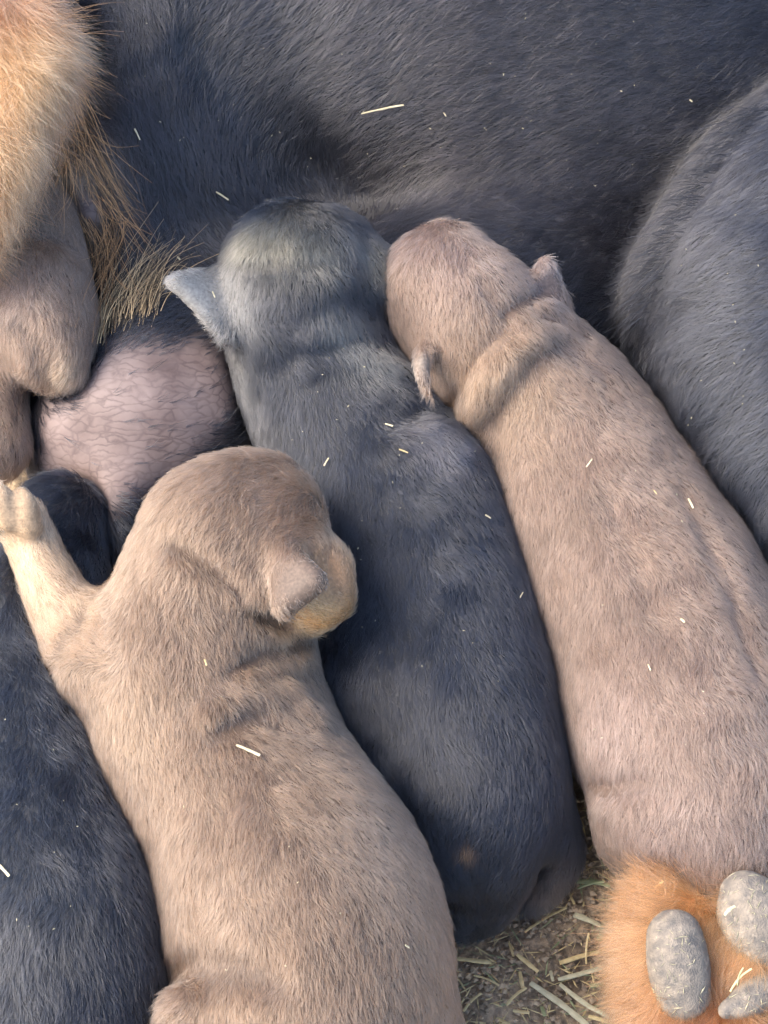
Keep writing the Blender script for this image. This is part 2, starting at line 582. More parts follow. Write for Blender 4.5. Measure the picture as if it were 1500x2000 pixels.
# ------------------------------------------------------------------ the ground
def build_ground():
    c = np.concatenate([[-30, -10, -3, -1, -0.5], np.linspace(-0.3, 0.4, 200), [0.6, 1, 3, 10, 30]])
    X, Y = np.meshgrid(c, c - 0.1, indexing='ij')
    P = np.stack([X.ravel(), Y.ravel(), np.zeros(X.size)], 1)
    z = 0.0011 * Noise(0.05, 3)(P) + 0.0008 * Noise(0.014, 4)(P)
    z = np.where(np.hypot(P[:, 0], P[:, 1]) < 0.6, z, 0)
    P[:, 2] = z - 0.002
    n = len(c); i = np.arange(n * n).reshape(n, n)
    F = np.stack([i[:-1, :-1], i[1:, :-1], i[1:, 1:], i[:-1, 1:]], -1).reshape(-1, 4)
    link('ground', mesh_data('ground', P, F), None, EARTH, kind='structure')


build_ground()

# ------------------------------------------------------------------ the bodies, front to back
# pup in front, brown, face turned to the right
A = Body()
A.chain([(440, 1060, 172, .092), (400, 1200, 190, .078), (376, 1340, 204, .070), (398, 1440, 212, .064), (512, 1620, 243, .060),
         (592, 1805, 274, .062), (614, 1980, 265, .060), (610, 2160, 210, .05)], .01)
A.chain([(500, 1020, 138, .098), (545, 1055, 100, .102), (600, 1088, 66, .102), (644, 1112, 50, .100), (655, 1150, 42, .098)], .006)      # face and muzzle
A.chain([(586, 1165, 42, .095), (620, 1188, 44, .096), (648, 1182, 38, .095), (622, 1210, 26, .093)], .005)                                                     # cheek and lip
A.chain([(520, 1275, 82, .072), (545, 1380, 88, .060), (566, 1455, 80, .054)], .016)                               # right shoulder
A.chain([(200, 1290, 112, .070), (140, 1215, 72, .072), (92, 1130, 56, .074), (62, 1065, 50, .078), (40, 1020, 52, .082)], .014)  # reaching foreleg
A.chain([(56, 1025, 28, .090), (52, 988, 23, .097), (41, 960, 12, .100)], .002)                                   # toes
A.chain([(16, 1015, 26, .093), (4, 975, 22, .100), (-3, 950, 12, .102)], .002)
A.chain([(-26, 1015, 26, .090), (-38, 975, 21, .096), (-42, 950, 12, .098)], .002)
A.chain([(450, 2000, 125, .068), (374, 1985, 64, .080), (350, 2060, 62, .07), (330, 2140, 50, .05)], .008)       # thigh
A.chain([(800, 2080, 100, .05), (840, 2170, 70, .03)], .02)
for line, r, li, k in (
        ([(340, 1060), (400, 1095), (460, 1140), (510, 1190), (560, 1218)], 20, -14, .003),
        ([(450, 1305), (510, 1270), (560, 1262), (606, 1250)], 18, -10, .003),
        ([(420, 1385), (490, 1350), (560, 1352), (612, 1395)], 28, 13, .008),
        ([(430, 1425), (500, 1402), (590, 1425)], 16, -6, .004),
        ([(330, 1900), (380, 1882), (450, 1880), (530, 1905)], 26, -12, .008),
        ([(560, 1058), (572, 1070)], 6, -5, .002),
        ([(640, 1090), (650, 1130), (652, 1165)], 9, -5, .003),
        ([(115, 1265), (150, 1230), (165, 1200)], 10, -4, .006)):
    A.fold(line, r, li, k)
eh = A.hit([545], [1120])[0]
en = A.grad(eh[None])[0]
A.flat([(535, 1085, 26, .1100), (530, 1130, 44, .1100)], np.array([.25, -.2, 1.0]), 3.2, .012)
A.tri(at(552, 1078, .1140), at(612, 1134, .1222), at(556, 1178, .1165), .0050, .005)

# brown pup on the right
C = Body()
C.chain([(878, 556, 112, .098), (915, 606, 130, .094), (975, 695, 158, .080), (1085, 840, 188, .062), (1175, 1010, 215, .054),
         (1290, 1225, 238, .052), (1358, 1430, 240, .052), (1410, 1555, 222, .05), (1440, 1650, 180, .045)], .01)
C.chain([(850, 545, 86, .096), (838, 600, 72, .088), (858, 650, 66, .080)], .014)
C.chain([(1310, 1590, 140, .052), (1270, 1625, 100, .036), (1265, 1665, 50, .02)], .010)
C.chain([(1210, 1410, 95, .036), (1200, 1450, 78, .03)], .014)
C.chain([(900, 800, 50, .04), (980, 760, 110, .06)], .015)
for line, r, li, k in (
        ([(940, 540), (958, 575), (985, 610)], 11, -7, .003), ([(1150, 1528), (1200, 1535), (1260, 1520)], 18, -7, .005),
        ([(985, 612), (1020, 580), (1065, 566)], 10, -5, .004),
        ([(1050, 612), (1095, 618), (1140, 650)], 12, -4, .004),
        ([(1075, 665), (1130, 690), (1180, 735)], 12, -3, .005),
        ([(1000, 640), (945, 690), (900, 750), (872, 800)], 12, -5, .006),
        ([(1035, 665), (975, 725), (925, 800)], 18, 1, .014), ([(1060, 690), (1000, 760), (960, 830)], 13, -3, .008),
        ([(1330, 960), (1390, 1080), (1440, 1200), (1470, 1300)], 13, -3, .006), ([(1180, 960), (1240, 1090), (1290, 1230)], 13, -2, .006)):
    C.fold(line, r, li, k)
C.tri(at(1040, 570, .098), at(1066, 514, .108), at(1096, 590, .092), .0034, .004)
C.chain([(846, 650, 14, .098), (828, 690, 17, .101), (826, 735, 16, .101), (842, 776, 8, .097)], .0015)

# black pup in the middle
B = Body()
B.chain([(575, 540, 146, .098), (580, 600, 146, .09), (615, 700, 160, .072), (695, 850, 192, .056), (790, 1010, 222, .048), (850, 1200, 216, .045),
         (895, 1390, 203, .043), (930, 1530, 178, .04), (934, 1610, 138, .035)], .01)
B.chain([(640, 500, 92, .09), (640, 600, 100, .08)], .012)
B.chain([(720, 1360, 140, .035), (760, 1500, 120, .03)], .02)
B.chain([(918, 1645, 108, .03), (945, 1730, 78, .022), (925, 1785, 45, .014), (905, 1815, 18, .01)], .010)
B.chain([(1040, 1580, 80, .034), (1096, 1655, 42, .018), (1090, 1695, 38, .013), (1058, 1742, 31, .010), (1034, 1768, 17, .007)], .004)
B.chain([(905, 1640, 26, .04), (900, 1700, 18, .03)], .006)
for line, r, li, k in (
        ([(600, 650), (680, 640), (760, 640)], 18, 5, .008), ([(600, 710), (700, 690), (780, 720)], 18, 5, .008),
        ([(760, 860), (830, 840), (890, 870)], 22, 7, .01), ([(760, 830), (830, 790), (860, 800)], 14, -4, .008),
        ([(470, 520), (560, 505), (650, 510)], 12, -3, .006)):
    B.fold(line, r, li, k)
B.tri(at(425, 540, .104), at(348, 552, .113), at(440, 648, .098), .0040, .006)
B.flat([(715, 500, 36, .100), (740, 500, 34, .104), (748, 550, 34, .102), (742, 590, 18, .096)], np.array([.5, -.1, .8]), 2.2, .006)

# brown pup at the left edge
Dd = Body()
Dd.chain([(20, 300, 86, .10), (36, 390, 100, .097), (55, 520, 113, .09), (85, 630, 100, .085), (100, 690, 72, .08), (125, 715, 48, .076), (140, 725, 30, .074)], .01)
Dd.chain([(-60, 560, 110, .07), (-40, 740, 90, .06), (-30, 862, 86, .055)], .012)
for line, r, li, k in (([(0, 420), (70, 440), (140, 470)], 16, -5, .008), ([(40, 640), (80, 690), (90, 740)], 18, -6, .01)):
    Dd.fold(line, r, li, k)

# black pup at the lower left
E = Body()
E.chain([(120, 1010, 86, .05), (100, 1100, 110, .05), (70, 1230, 150, .045), (75, 1430, 190, .043), (90, 1650, 225, .045), (110, 1850, 250, .048), (100, 2100, 220, .045)], .01)

# the mother
M = Body()
M.chain([(-1500, -520, 330, .09), (-700, -260, 460, .08), (200, -140, 520, .055), (950, -20, 585, .045), (1700, -100, 600, .05), (2500, -260, 520, .08), (3100, -500, 300, .10)], .02)
M.chain([(300, 160, 260, .075), (340, 300, 220, .06), (430, 430, 180, .04)], .03)                          # groin
M.chain([(330, 620, 160, .035), (300, 780, 215, .036), (230, 830, 190, .034)], .03)   # breast
M.chain([(235, 930, 70, .045), (226, 1010, 48, .048), (218, 1060, 50, .04), (210, 1110, 60, .025)], .012)
M.chain([(600, 700, 220, .03), (1000, 600, 230, .03), (1200, 520, 170, .02), (1300, 480, 160, .02)], .03)
M.chain([(2150, 250, 400, .10), (1615, 640, 400, .058), (1800, 1200, 250, .05), (1900, 1600, 150, .045), (1650, 1900, 130, .045)], .006)   # right leg
M.chain([(1650, 1900, 130, .045), (1480, 1850, 150, .040), (1390, 1860, 135, .030)], .010)     # paw
M.chain([(1380, 1740, 70, .050), (1320, 1800, 82, .050), (1318, 1920, 92, .044), (1330, 2020, 80, .04)], .006)
M.chain([(1400, 1720, 60, .05), (1455, 1740, 90, .054), (1475, 1850, 86, .050)], .006)
M.chain([(1440, 1990, 50, .052), (1520, 1930, 60, .05)], .006)
M.chain([(-700, -250, 250, .12), (-200, -180, 160, .14), (0, -60, 100, .15), (22, 90, 78, .15), (0, 230, 62, .145), (-60, 380, 55, .135), (-180, 560, 52, .09), (-270, 720, 50, .045), (-290, 830, 62, .018), (-270, 900, 58, .014)], .02)  # tan leg
M.chain([(130, 330, 70, .10), (170, 420, 60, .085), (200, 520, 60, .06)], .03)
ridge = [(440, 60), (520, 180), (600, 310), (720, 430)]
M.fold([(x - 50, y + 30) for x, y in ridge], 60, -8, .02)

for q_, sd_ in ((A, 201), (B, 202), (C, 203), (Dd, 204), (E, 205)):
    q_.wave(lambda P, f1=Noise(.040, sd_), f2=Noise(.016, sd_ + 50): .00030 * f1(P) + .00006 * f2(P))
C.others = [(A, .004, 0.0005)]
B.others = [(A, .004, 0.0005), (C, .004, 0.0005)]
E.others = [(A, .004, 0.0005), (B, .004, 0.0005)]
Dd.others = []
M.others = [(A, .008, 0.0008), (B, .008, 0.0008), (C, .008, 0.0008), (Dd, .008, 0.0008), (E, .006, 0.0008)]

BROWN = (0.118, 0.076, 0.051)
BLACK = (0.0095, 0.0115, 0.0175)

# ---- brown pup in front
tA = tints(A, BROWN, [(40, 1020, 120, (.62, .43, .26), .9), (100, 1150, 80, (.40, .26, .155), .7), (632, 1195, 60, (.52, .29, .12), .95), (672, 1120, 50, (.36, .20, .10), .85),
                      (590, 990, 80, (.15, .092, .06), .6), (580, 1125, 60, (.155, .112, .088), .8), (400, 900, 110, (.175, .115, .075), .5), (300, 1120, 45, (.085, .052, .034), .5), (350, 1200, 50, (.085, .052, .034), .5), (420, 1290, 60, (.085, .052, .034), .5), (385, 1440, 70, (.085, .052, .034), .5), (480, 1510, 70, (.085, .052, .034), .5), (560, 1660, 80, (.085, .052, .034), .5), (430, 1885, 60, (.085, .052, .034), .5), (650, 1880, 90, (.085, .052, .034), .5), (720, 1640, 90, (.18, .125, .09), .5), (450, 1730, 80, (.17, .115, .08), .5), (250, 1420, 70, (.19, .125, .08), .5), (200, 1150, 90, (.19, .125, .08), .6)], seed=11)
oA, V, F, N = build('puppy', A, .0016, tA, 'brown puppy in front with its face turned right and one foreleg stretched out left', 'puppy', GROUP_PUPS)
fA = field(A, [(480, 930, -.6, .75), (600, 1000, -.6, .3), (560, 950, -.7, .55), (380, 980, -.45, .9), (300, 1050, -.2, 1), (400, 1120, .05, 1), (500, 1060, -.4, .9), (250, 1200, -.05, 1),
               (650, 1100, -.3, -.5), (640, 1190, -.5, -.5), (580, 1120, .4, .6), (420, 1240, .1, 1), (560, 1260, .3, 1), (350, 1380, .1, 1), (170, 1350, .2, 1), (540, 1370, .5, .7), (600, 1400, .6, .7),
               (450, 1550, .3, 1), (330, 1600, .15, 1), (650, 1570, .5, .9), (740, 1650, .5, .9), (500, 1750, .2, 1), (830, 1780, .2, 1), (650, 1850, .05, 1), (430, 1870, .1, 1), (400, 1930, .5, .7), (340, 1960, -.6, .5), (600, 2000, 0, 1),
               (180, 1250, -.5, -.4), (100, 1150, -.5, -.9), (50, 1060, -.4, -1), (20, 990, -.1, -1)])
ear_c = A.hit(585, 1130)[0]; paw_c = A.hit(30, 1000)[0]; muz_c = A.hit(668, 1140)[0]
lenA = lambda P: 0.0056 * (1 - 0.84 * np.exp(-((P - ear_c) ** 2).sum(1) / .015 ** 2)) * (1 - 0.85 * np.exp(-((P - paw_c) ** 2).sum(1) / .018 ** 2)) * (1 - 0.65 * np.exp(-((P - muz_c) ** 2).sum(1) / .016 ** 2))
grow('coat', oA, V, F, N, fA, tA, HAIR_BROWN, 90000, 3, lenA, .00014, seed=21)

# ---- brown pup on the right
tC = tints(C, (.128, .085, .064), [(1320, 1060, 50, (.11, .07, .052), .5), (1400, 1180, 50, (.11, .07, .052), .5), (1460, 1290, 60, (.11, .07, .052), .5), (1010, 690, 60, (.13, .085, .06), .5), (1180, 1420, 90, (.20, .14, .12), .5), (880, 480, 110, (.20, .14, .115), .6), (785, 600, 70, (.075, .046, .033), .8), (905, 690, 45, (.10, .06, .042), .6), (1040, 760, 60, (.09, .06, .045), .5), (1120, 1000, 60, (.10, .068, .05), .45), (1240, 1180, 70, (.10, .068, .052), .45), (950, 760, 130, (.175, .11, .065), .7),
                                  (1075, 540, 45, (.22, .165, .15), .8), (822, 705, 26, (.26, .21, .17), .9), (1300, 1600, 160, (.16, .11, .09), .6)], seed=31)
oC, V, F, N = build('puppy', C, .0018, tC, 'brown puppy stretched out at the right beside the big black leg', 'puppy', GROUP_PUPS)
ears_c = C.hit([1068, 825], [545, 705])
lenC = lambda P: 0.0058 * (1 - 0.8 * np.exp(-((P - ears_c[0]) ** 2).sum(1) / .007 ** 2) - 0.8 * np.exp(-((P - ears_c[1]) ** 2).sum(1) / .007 ** 2)).clip(.15)
fC = field(C, [(880, 480, .0, 1), (820, 560, .0, 1), (900, 580, .15, 1), (960, 540, .6, .8), (1000, 650, .4, .9), (860, 680, .0, 1), (900, 800, -.2, 1), (980, 760, .05, 1), (1080, 640, .8, .7), (1150, 760, .6, .9),
               (1050, 900, .25, 1), (1250, 900, .6, .9), (1150, 1080, .35, 1), (1350, 1100, .5, .9), (1200, 1350, .25, 1), (1400, 1350, .35, 1), (1200, 1500, .1, 1), (1300, 1620, .0, 1), (1430, 1550, .1, 1), (1190, 1620, .15, 1)])
grow('coat', oC, V, F, N, fC, tC, HAIR_BROWN, 80000, 3, lenC, .00014, seed=41)

# ---- black pup in the middle
tB = tints(B, BLACK, [(480, 470, 45, (.13, .122, .095), .8), (550, 470, 50, (.14, .13, .10), .8), (620, 490, 55, (.10, .095, .08), .7), (690, 470, 40, (.10, .095, .09), .6), (385, 585, 80, (.30, .29, .27), .97), (740, 510, 45, (.075, .072, .06), .8), (450, 680, 50, (.075, .073, .068), .6),  # crown stripe marks paint sheen of parted hair; pale ears are own colour
                      (700, 690, 45, (.09, .09, .086), .7), (740, 705, 40, (.09, .09, .086), .7), (650, 632, 40, (.08, .08, .076), .7), (700, 640, 35, (.08, .08, .076), .6), (500, 830, 50, (.09, .09, .095), .7), (470, 750, 40, (.09, .09, .09), .7), (820, 850, 40, (.085, .08, .088), .65), (875, 880, 40, (.085, .08, .088), .6), (912, 1655, 14, (.18, .10, .055), .95), (1070, 1725, 55, (.06, .045, .036), .95), (590, 405, 60, (.045, .043, .04), .7)], seed=51)  # silvery sheen on neck and shoulder folds painted in as greyer hair
oB, V, F, N = build('puppy', B, .0018, tB, 'black puppy in the middle between the two brown puppies, pale ear sticking out', 'puppy', GROUP_PUPS)
fB = field(B, [(560, 430, -.05, 1), (480, 450, -.2, 1), (660, 450, .3, .9), (560, 560, .1, 1), (470, 620, .05, 1), (640, 640, .5, .85), (720, 700, .6, .8), (520, 760, .15, 1), (640, 800, .3, 1), (820, 820, .7, .6), (880, 900, .6, .8),
               (700, 950, .3, 1), (900, 1050, .4, 1), (800, 1200, .2, 1), (1000, 1250, .35, 1), (850, 1450, .1, 1), (1030, 1450, .15, 1), (950, 1620, .0, 1), (940, 1760, .05, 1), (1060, 1700, -.3, 1), (390, 580, -.8, -.1), (745, 530, .3, .6)])
ear_b = B.hit(385, 580)[0]
lenB = lambda P: 0.0062 * (1 - 0.87 * np.exp(-((P - ear_b) ** 2).sum(1) / .013 ** 2))
grow('coat', oB, V, F, N, fB, tB, HAIR_BLACK, 80000, 3, lenB, .00014, seed=61)

# ---- brown pup at the left edge
tD = tints(Dd, (.140, .092, .066), [(140, 720, 40, (.33, .23, .15), .7), (20, 560, 60, (.25, .185, .155), .6)], seed=71)
oD, V, F, N = build('puppy', Dd, .0018, tD, 'brown puppy at the left edge tucked under the tan leg', 'puppy', GROUP_PUPS)
fD = field(Dd, [(60, 400, .2, 1), (40, 520, .1, 1), (100, 560, .2, 1), (80, 640, .1, 1), (130, 690, -.3, .8), (20, 740, 0, 1), (10, 860, 0, 1)])
grow('coat', oD, V, F, N, fD, tD, HAIR_BROWN, 30000, 3, .006, .00015, seed=81)

# ---- black pup at the lower left
tE = tints(E, BLACK, [(60, 1780, 120, (.05, .05, .052), .4)], seed=91)  # paler mark paints a sheen streak on the back
oE, V, F, N = build('puppy', E, .002, tE, 'black puppy at the lower left beneath the stretched out foreleg', 'puppy', GROUP_PUPS)
fE = field(E, [(120, 1020, -.5, .6), (60, 1250, .1, 1), (150, 1400, .2, 1), (60, 1550, .05, 1), (200, 1650, .3, 1), (60, 1800, -.15, 1), (250, 1850, .2, 1), (100, 1950, -.1, 1)])
grow('coat', oE, V, F, N, fE, tE, HAIR_BLACK, 40000, 3, .0064, .00015, seed=101)

# ---- the mother
TAN = (.43, .195, .09)
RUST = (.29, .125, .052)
tM = tints(M, (.0125, .0145, .0205), [(30, 80, 130, TAN, 1.0), (0, 230, 110, TAN, 1.0), (-50, 380, 110, TAN, 1.0), (-180, 560, 140, TAN, 1.0), (-280, 780, 160, TAN, 1.0), (150, 330, 90, (.25, .16, .10), .8), (170, 450, 70, (.17, .12, .085), .8),
                      (1400, 1840, 190, RUST, 1.0), (1480, 1870, 190, RUST, 1.0), (1240, 1850, 100, TAN, 1.0), (1400, 1890, 55, (.17, .06, .025), .8), (1395, 1960, 55, (.17, .06, .025), .8), (1330, 1680, 90, TAN, 1.0), (1000, 220, 480, (.036, .032, .033), .85)], seed=111)  # darker rust between pads: stained fur with valley shade painted in
sk_c = [(M.hit(x, y)[0], r * .0002) for x, y, r in ((270, 820, 170), (160, 895, 130), (370, 765, 110), (110, 870, 90), (165, 395, 45))]


def skin(P):
    s = np.zeros(len(P))
    for c, r in sk_c: s = np.maximum(s, np.exp(-(((P - c) ** 2).sum(1) / r ** 2) ** 2))
    return np.clip(s * 1.25, 0, 1)


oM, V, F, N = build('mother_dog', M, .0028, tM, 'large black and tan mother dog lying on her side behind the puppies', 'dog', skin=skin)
fM = field(M, [(250, 60, .25, 1), (300, 250, .25, 1), (400, 350, .4, 1), (260, 380, .3, 1), (430, 90, -.5, .8), (500, 50, -.8, .5), (540, 200, -.5, .85), (620, 300, -.2, 1), (680, 380, .2, 1), (600, 360, .6, .75), (480, 420, .7, .5),
               (700, 150, -.85, .5), (750, 320, -.6, .8), (900, 250, -.95, .35), (1000, 80, -1, .2), (1200, 250, -1, .2), (1100, 420, -.95, .35), (1300, 80, -1, .1), (1150, 550, -.9, .4),
               (1450, 300, -.8, .5), (1330, 430, -.9, .3), (1400, 600, -.95, .25), (1280, 620, -.85, .4), (1450, 800, -.8, .55), (1330, 780, -.7, .7), (1450, 1000, -.5, .9),
               (60, 60, .4, .7), (130, 80, .9, -.2), (60, 220, .1, 1), (130, 200, .8, .5), (10, 350, .0, 1), (160, 330, .4, 1), (200, 450, .4, 1), (330, 620, .7, -.6),
               (1260, 1820, -.9, .1), (1240, 1900, -.9, .3), (1300, 1700, -.6, -.6), (1400, 1680, .1, -1), (1390, 1800, -.1, .9), (1390, 1900, 0, 1), (1230, 1780, -.9, -.4), (1340, 1650, -.2, -1), (1250, 1720, -.7, -.7)])
tan_c = [(M.hit(x, y)[0], r * .0002) for x, y, r in ((30, 60, 140), (0, 230, 110), (-60, 390, 110), (-180, 560, 110), (-280, 760, 130))]
paw_c = [(M.hit(x, y)[0], r * .0002) for x, y, r in ((1330, 1800, 190), (1430, 1850, 190), (1260, 1900, 120))]


def near(P, cs):
    s = np.zeros(len(P))
    for c, r in cs: s = np.maximum(s, np.exp(-((P - c) ** 2).sum(1) / r ** 2))
    return s


body_mask = lambda P: np.clip(1.012 - skin(P), 0, 1) * np.clip(1.15 - 1.3 * near(P, tan_c), 0, 1) * np.clip(1.15 - 1.3 * near(P, paw_c), 0, 1)
grow('coat', oM, V, F, N, fM, tM, HAIR_BLACK, 150000, 3, .0088, .00017, mask=body_mask, spread=.0007, lift=.26, wild=.09, swirl=.09, var=.35, seed=121)
grow('leg_fur', oM, V, F, N, fM, tM, HAIR_TAN, 9000, 6, .024, .00019, var=.34, mask=lambda P: np.clip(near(P, tan_c) * 3 - .8, 0, 1), spread=.0012, gather=.8, lift=.45, points=6, wild=.22, seed=131)
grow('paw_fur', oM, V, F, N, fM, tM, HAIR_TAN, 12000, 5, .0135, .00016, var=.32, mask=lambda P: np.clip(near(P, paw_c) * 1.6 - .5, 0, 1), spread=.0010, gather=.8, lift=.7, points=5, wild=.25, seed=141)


# paw pads, each a rounded leathery cushion
PADS = []


def pad(balls, flat=1.0):
    q = Body(); q.chain(balls, .006); PADS.append(q)
    lo, hi = q.bounds()
    nz_ = Noise(.006, 5)
    V, F = surface_nets(lambda P: q(P) + 0.0001 * nz_(P), lo - .003, hi + .003, .0011)
    return link('toe_pad', mesh_data('toe_pad', V, F), oM, PAD)


pad([(1318, 1832, 56, .068), (1325, 1885, 62, .065), (1334, 1940, 55, .060)])
pad([(1456, 1752, 52, .072), (1480, 1800, 78, .068), (1505, 1855, 56, .064)])
pad([(1492, 1632, 36, .068), (1535, 1640, 58, .066)])
pad([(1418, 1974, 18, .066), (1466, 1952, 36, .064), (1520, 1905, 42, .062)])


# ------------------------------------------------------------------ long loose strands on the mother
def front_hit(bodies, px, py):
    best = None
    for bd in bodies:
        H = bd.hit(px, py)
        ok = np.abs(bd(H)) < .003
        dep = np.where(ok, (H - CAMP) @ FWD, 9)
        if best is None: best, bdep = H, dep
        else:
            m = dep < bdep
            best[m] = H[m]; bdep[m] = dep[m]
    return best


def strands(name, parent, paths, n, jit, height, width, tint, seed, points=9):
    r = np.random.default_rng(seed)
    out, cols = [], []
    for path in paths:
        p = np.array(path, float)
        H = front_hit([M, Dd], p[:, 0], p[:, 1])
        arc = np.sin(np.linspace(0.12, 1, len(p)) * 2.2)
        H = H - FWD * (height * arc)[:, None]
        k = np.linspace(0, len(p) - 1, points)
        base = np.stack([np.interp(k, np.arange(len(p)), H[:, i]) for i in range(3)], 1)
        for _ in range(2):
            base[1:-1] = .5 * base[1:-1] + .25 * (base[:-2] + base[2:])
        for _ in range(n):
            t = np.linspace(0, 1, points)[:, None]
            o = r.normal(size=3) * jit
            w = r.normal(size=3) * jit * 2.0
            cut = r.uniform(.4, 1.1)
            kk = np.linspace(0, (points - 1) * min(cut, 1), points)
            q = np.stack([np.interp(kk, np.arange(points), base[:, i]) for i in range(3)], 1)
            out.append(q + o + w * t * t + 0.0011 * np.sin(t * r.uniform(2, 6) + r.uniform(0, 6)) * r.normal(size=3))
            cols.append(np.array(tint) * r.choice([.16, .4, .75, 1.0, 1.3]))
    cu = bpy.data.hair_curves.new(name)
    cu.add_curves([points] * len(out))
    cu.position_data.foreach_set('vector', np.array(out, np.float32).ravel())
    ra = cu.attributes.get('radius') or cu.attributes.new('radius', 'FLOAT', 'POINT')
    ra.data.foreach_set('value', np.tile(np.linspace(1, .35, points) * width * .5, len(out)).astype(np.float32))
    ta = cu.attributes.new('tint', 'FLOAT_COLOR', 'CURVE')
    ta.data.foreach_set('color', np.column_stack([np.array(cols), np.ones(len(cols))]).astype(np.float32).ravel())
    return link(name, cu, parent, COARSE, kind='stuff')


fan = []
for i in range(16):
    u = i / 15
    x0, y0 = 185 + 120 * u, 660 - 55 * u
    x1, y1 = 290 + 110 * u, 455 + 30 * u + 50 * (i % 3 == 0)
    fan.append([(x0, y0), (x0 * .7 + x1 * .3 - 14, y0 * .68 + y1 * .32 - 10), (x0 * .4 + x1 * .6 - 12, y0 * .38 + y1 * .62 - 16), (x1, y1)])
strands('belly_hair', oM, fan, 13, .0022, .005, .00026, (.50, .36, .20), 5)
feather = [[(120, 150), (165, 250), (190, 330), (195, 380)], [(130, 200), (180, 300), (215, 380), (268, 445)], [(150, 240), (200, 330), (240, 400), (275, 460)],
           [(110, 220), (150, 300), (180, 350), (188, 395)], [(190, 380), (225, 430), (250, 470), (262, 500)], [(170, 430), (200, 480), (205, 540), (190, 600)],
           [(215, 440), (222, 500), (210, 570), (195, 640)], [(230, 450), (205, 520), (180, 590), (175, 640)], [(120, 270), (125, 330), (110, 390), (70, 440)], [(40, 300), (60, 350), (40, 400), (0, 440)]]
strands('leg_feathering', oM, feather, 34, .0030, .006, .00024, (.42, .23, .10), 6)

def fringe(name, line, dirs, n, ln, width, tint, seed, inset=12, droop=.25, wild=.25, pts=6):
    """loose hairs standing out along a rim of the mother's coat"""
    r = np.random.default_rng(seed)
    line = np.array(line, float); dirs = np.array(dirs, float); ix = np.arange(len(line))
    k = r.uniform(0, len(line) - 1, n)
    d = np.stack([np.interp(k, ix, dirs[:, 0]), np.interp(k, ix, dirs[:, 1])], 1)
    d /= np.linalg.norm(d, axis=1)[:, None]
    x = np.interp(k, ix, line[:, 0]) - d[:, 0] * inset * r.uniform(.2, 2.2, n); y = np.interp(k, ix, line[:, 1]) - d[:, 1] * inset * r.uniform(.2, 2.2, n)
    d = d + r.normal(size=d.shape) * wild * .5 + .35 * np.stack([np.sin(k * 9), np.cos(k * 7)], 1) * wild * 2
    H = M.hit(x, y)
    H = H + M.grad(H) * .001
    t = np.linspace(0, 1, pts)[None, :, None]
    L = (r.uniform(*ln, n) * .0002)[:, None, None]
    D = (d[:, :1] * RIGHT - d[:, 1:] * UP)[:, None, :]
    pos = H[:, None, :] + D * L * t - UP * L * droop * t ** 2 - FWD * L * .25 * np.sin(t * 2.6) + r.normal(size=(n, 1, 3)) * .0016 * t ** 1.5
    cu = bpy.data.hair_curves.new(name); cu.add_curves([pts] * n)
    cu.position_data.foreach_set('vector', pos.astype(np.float32).ravel())
    ra = cu.attributes.get('radius') or cu.attributes.new('radius', 'FLOAT', 'POINT')
    ra.data.foreach_set('value', np.tile(np.linspace(1, .25, pts) * width * .5, n).astype(np.float32))
    ta = cu.attributes.new('tint', 'FLOAT_COLOR', 'CURVE')
    c = np.array(tint)[None] * r.uniform(.5, 1.3, (n, 1))
    ta.data.foreach_set('color', np.column_stack([c, np.ones(n)]).astype(np.float32).ravel())
    link(name, cu, oM, COARSE, kind='stuff')


fringe('guard_hair', [(1470, 215), (1420, 255), (1385, 300), (1352, 345), (1322, 395), (1298, 440), (1278, 480), (1262, 520), (1246, 575), (1225, 640)],
       [(-.9, .3), (-.9, .3), (-1, .2), (-1, .15), (-1, .1), (-1, .15), (-1, .2), (-.9, .3), (-.9, .4), (-.8, .5)], 420, (30, 80), .00020, (.035, .037, .046), 77, 26)  # tufts along the leg's edge; lighter tint paints its lit rim
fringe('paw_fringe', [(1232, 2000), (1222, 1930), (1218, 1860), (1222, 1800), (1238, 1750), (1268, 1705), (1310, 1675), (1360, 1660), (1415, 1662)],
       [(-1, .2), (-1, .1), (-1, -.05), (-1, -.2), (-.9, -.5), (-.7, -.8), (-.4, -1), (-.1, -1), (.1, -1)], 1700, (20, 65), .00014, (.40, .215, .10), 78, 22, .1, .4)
fringe('leg_fringe', [(60, -20), (110, 20), (140, 70), (150, 120), (152, 170), (150, 220), (130, 270)],
       [(.5, -.7), (.7, -.6), (.9, -.3), (1, 0), (1, .3), (.8, .7), (.6, .9)], 1300, (30, 90), .00015, (.60, .36, .19), 79, 30, .35, .45)


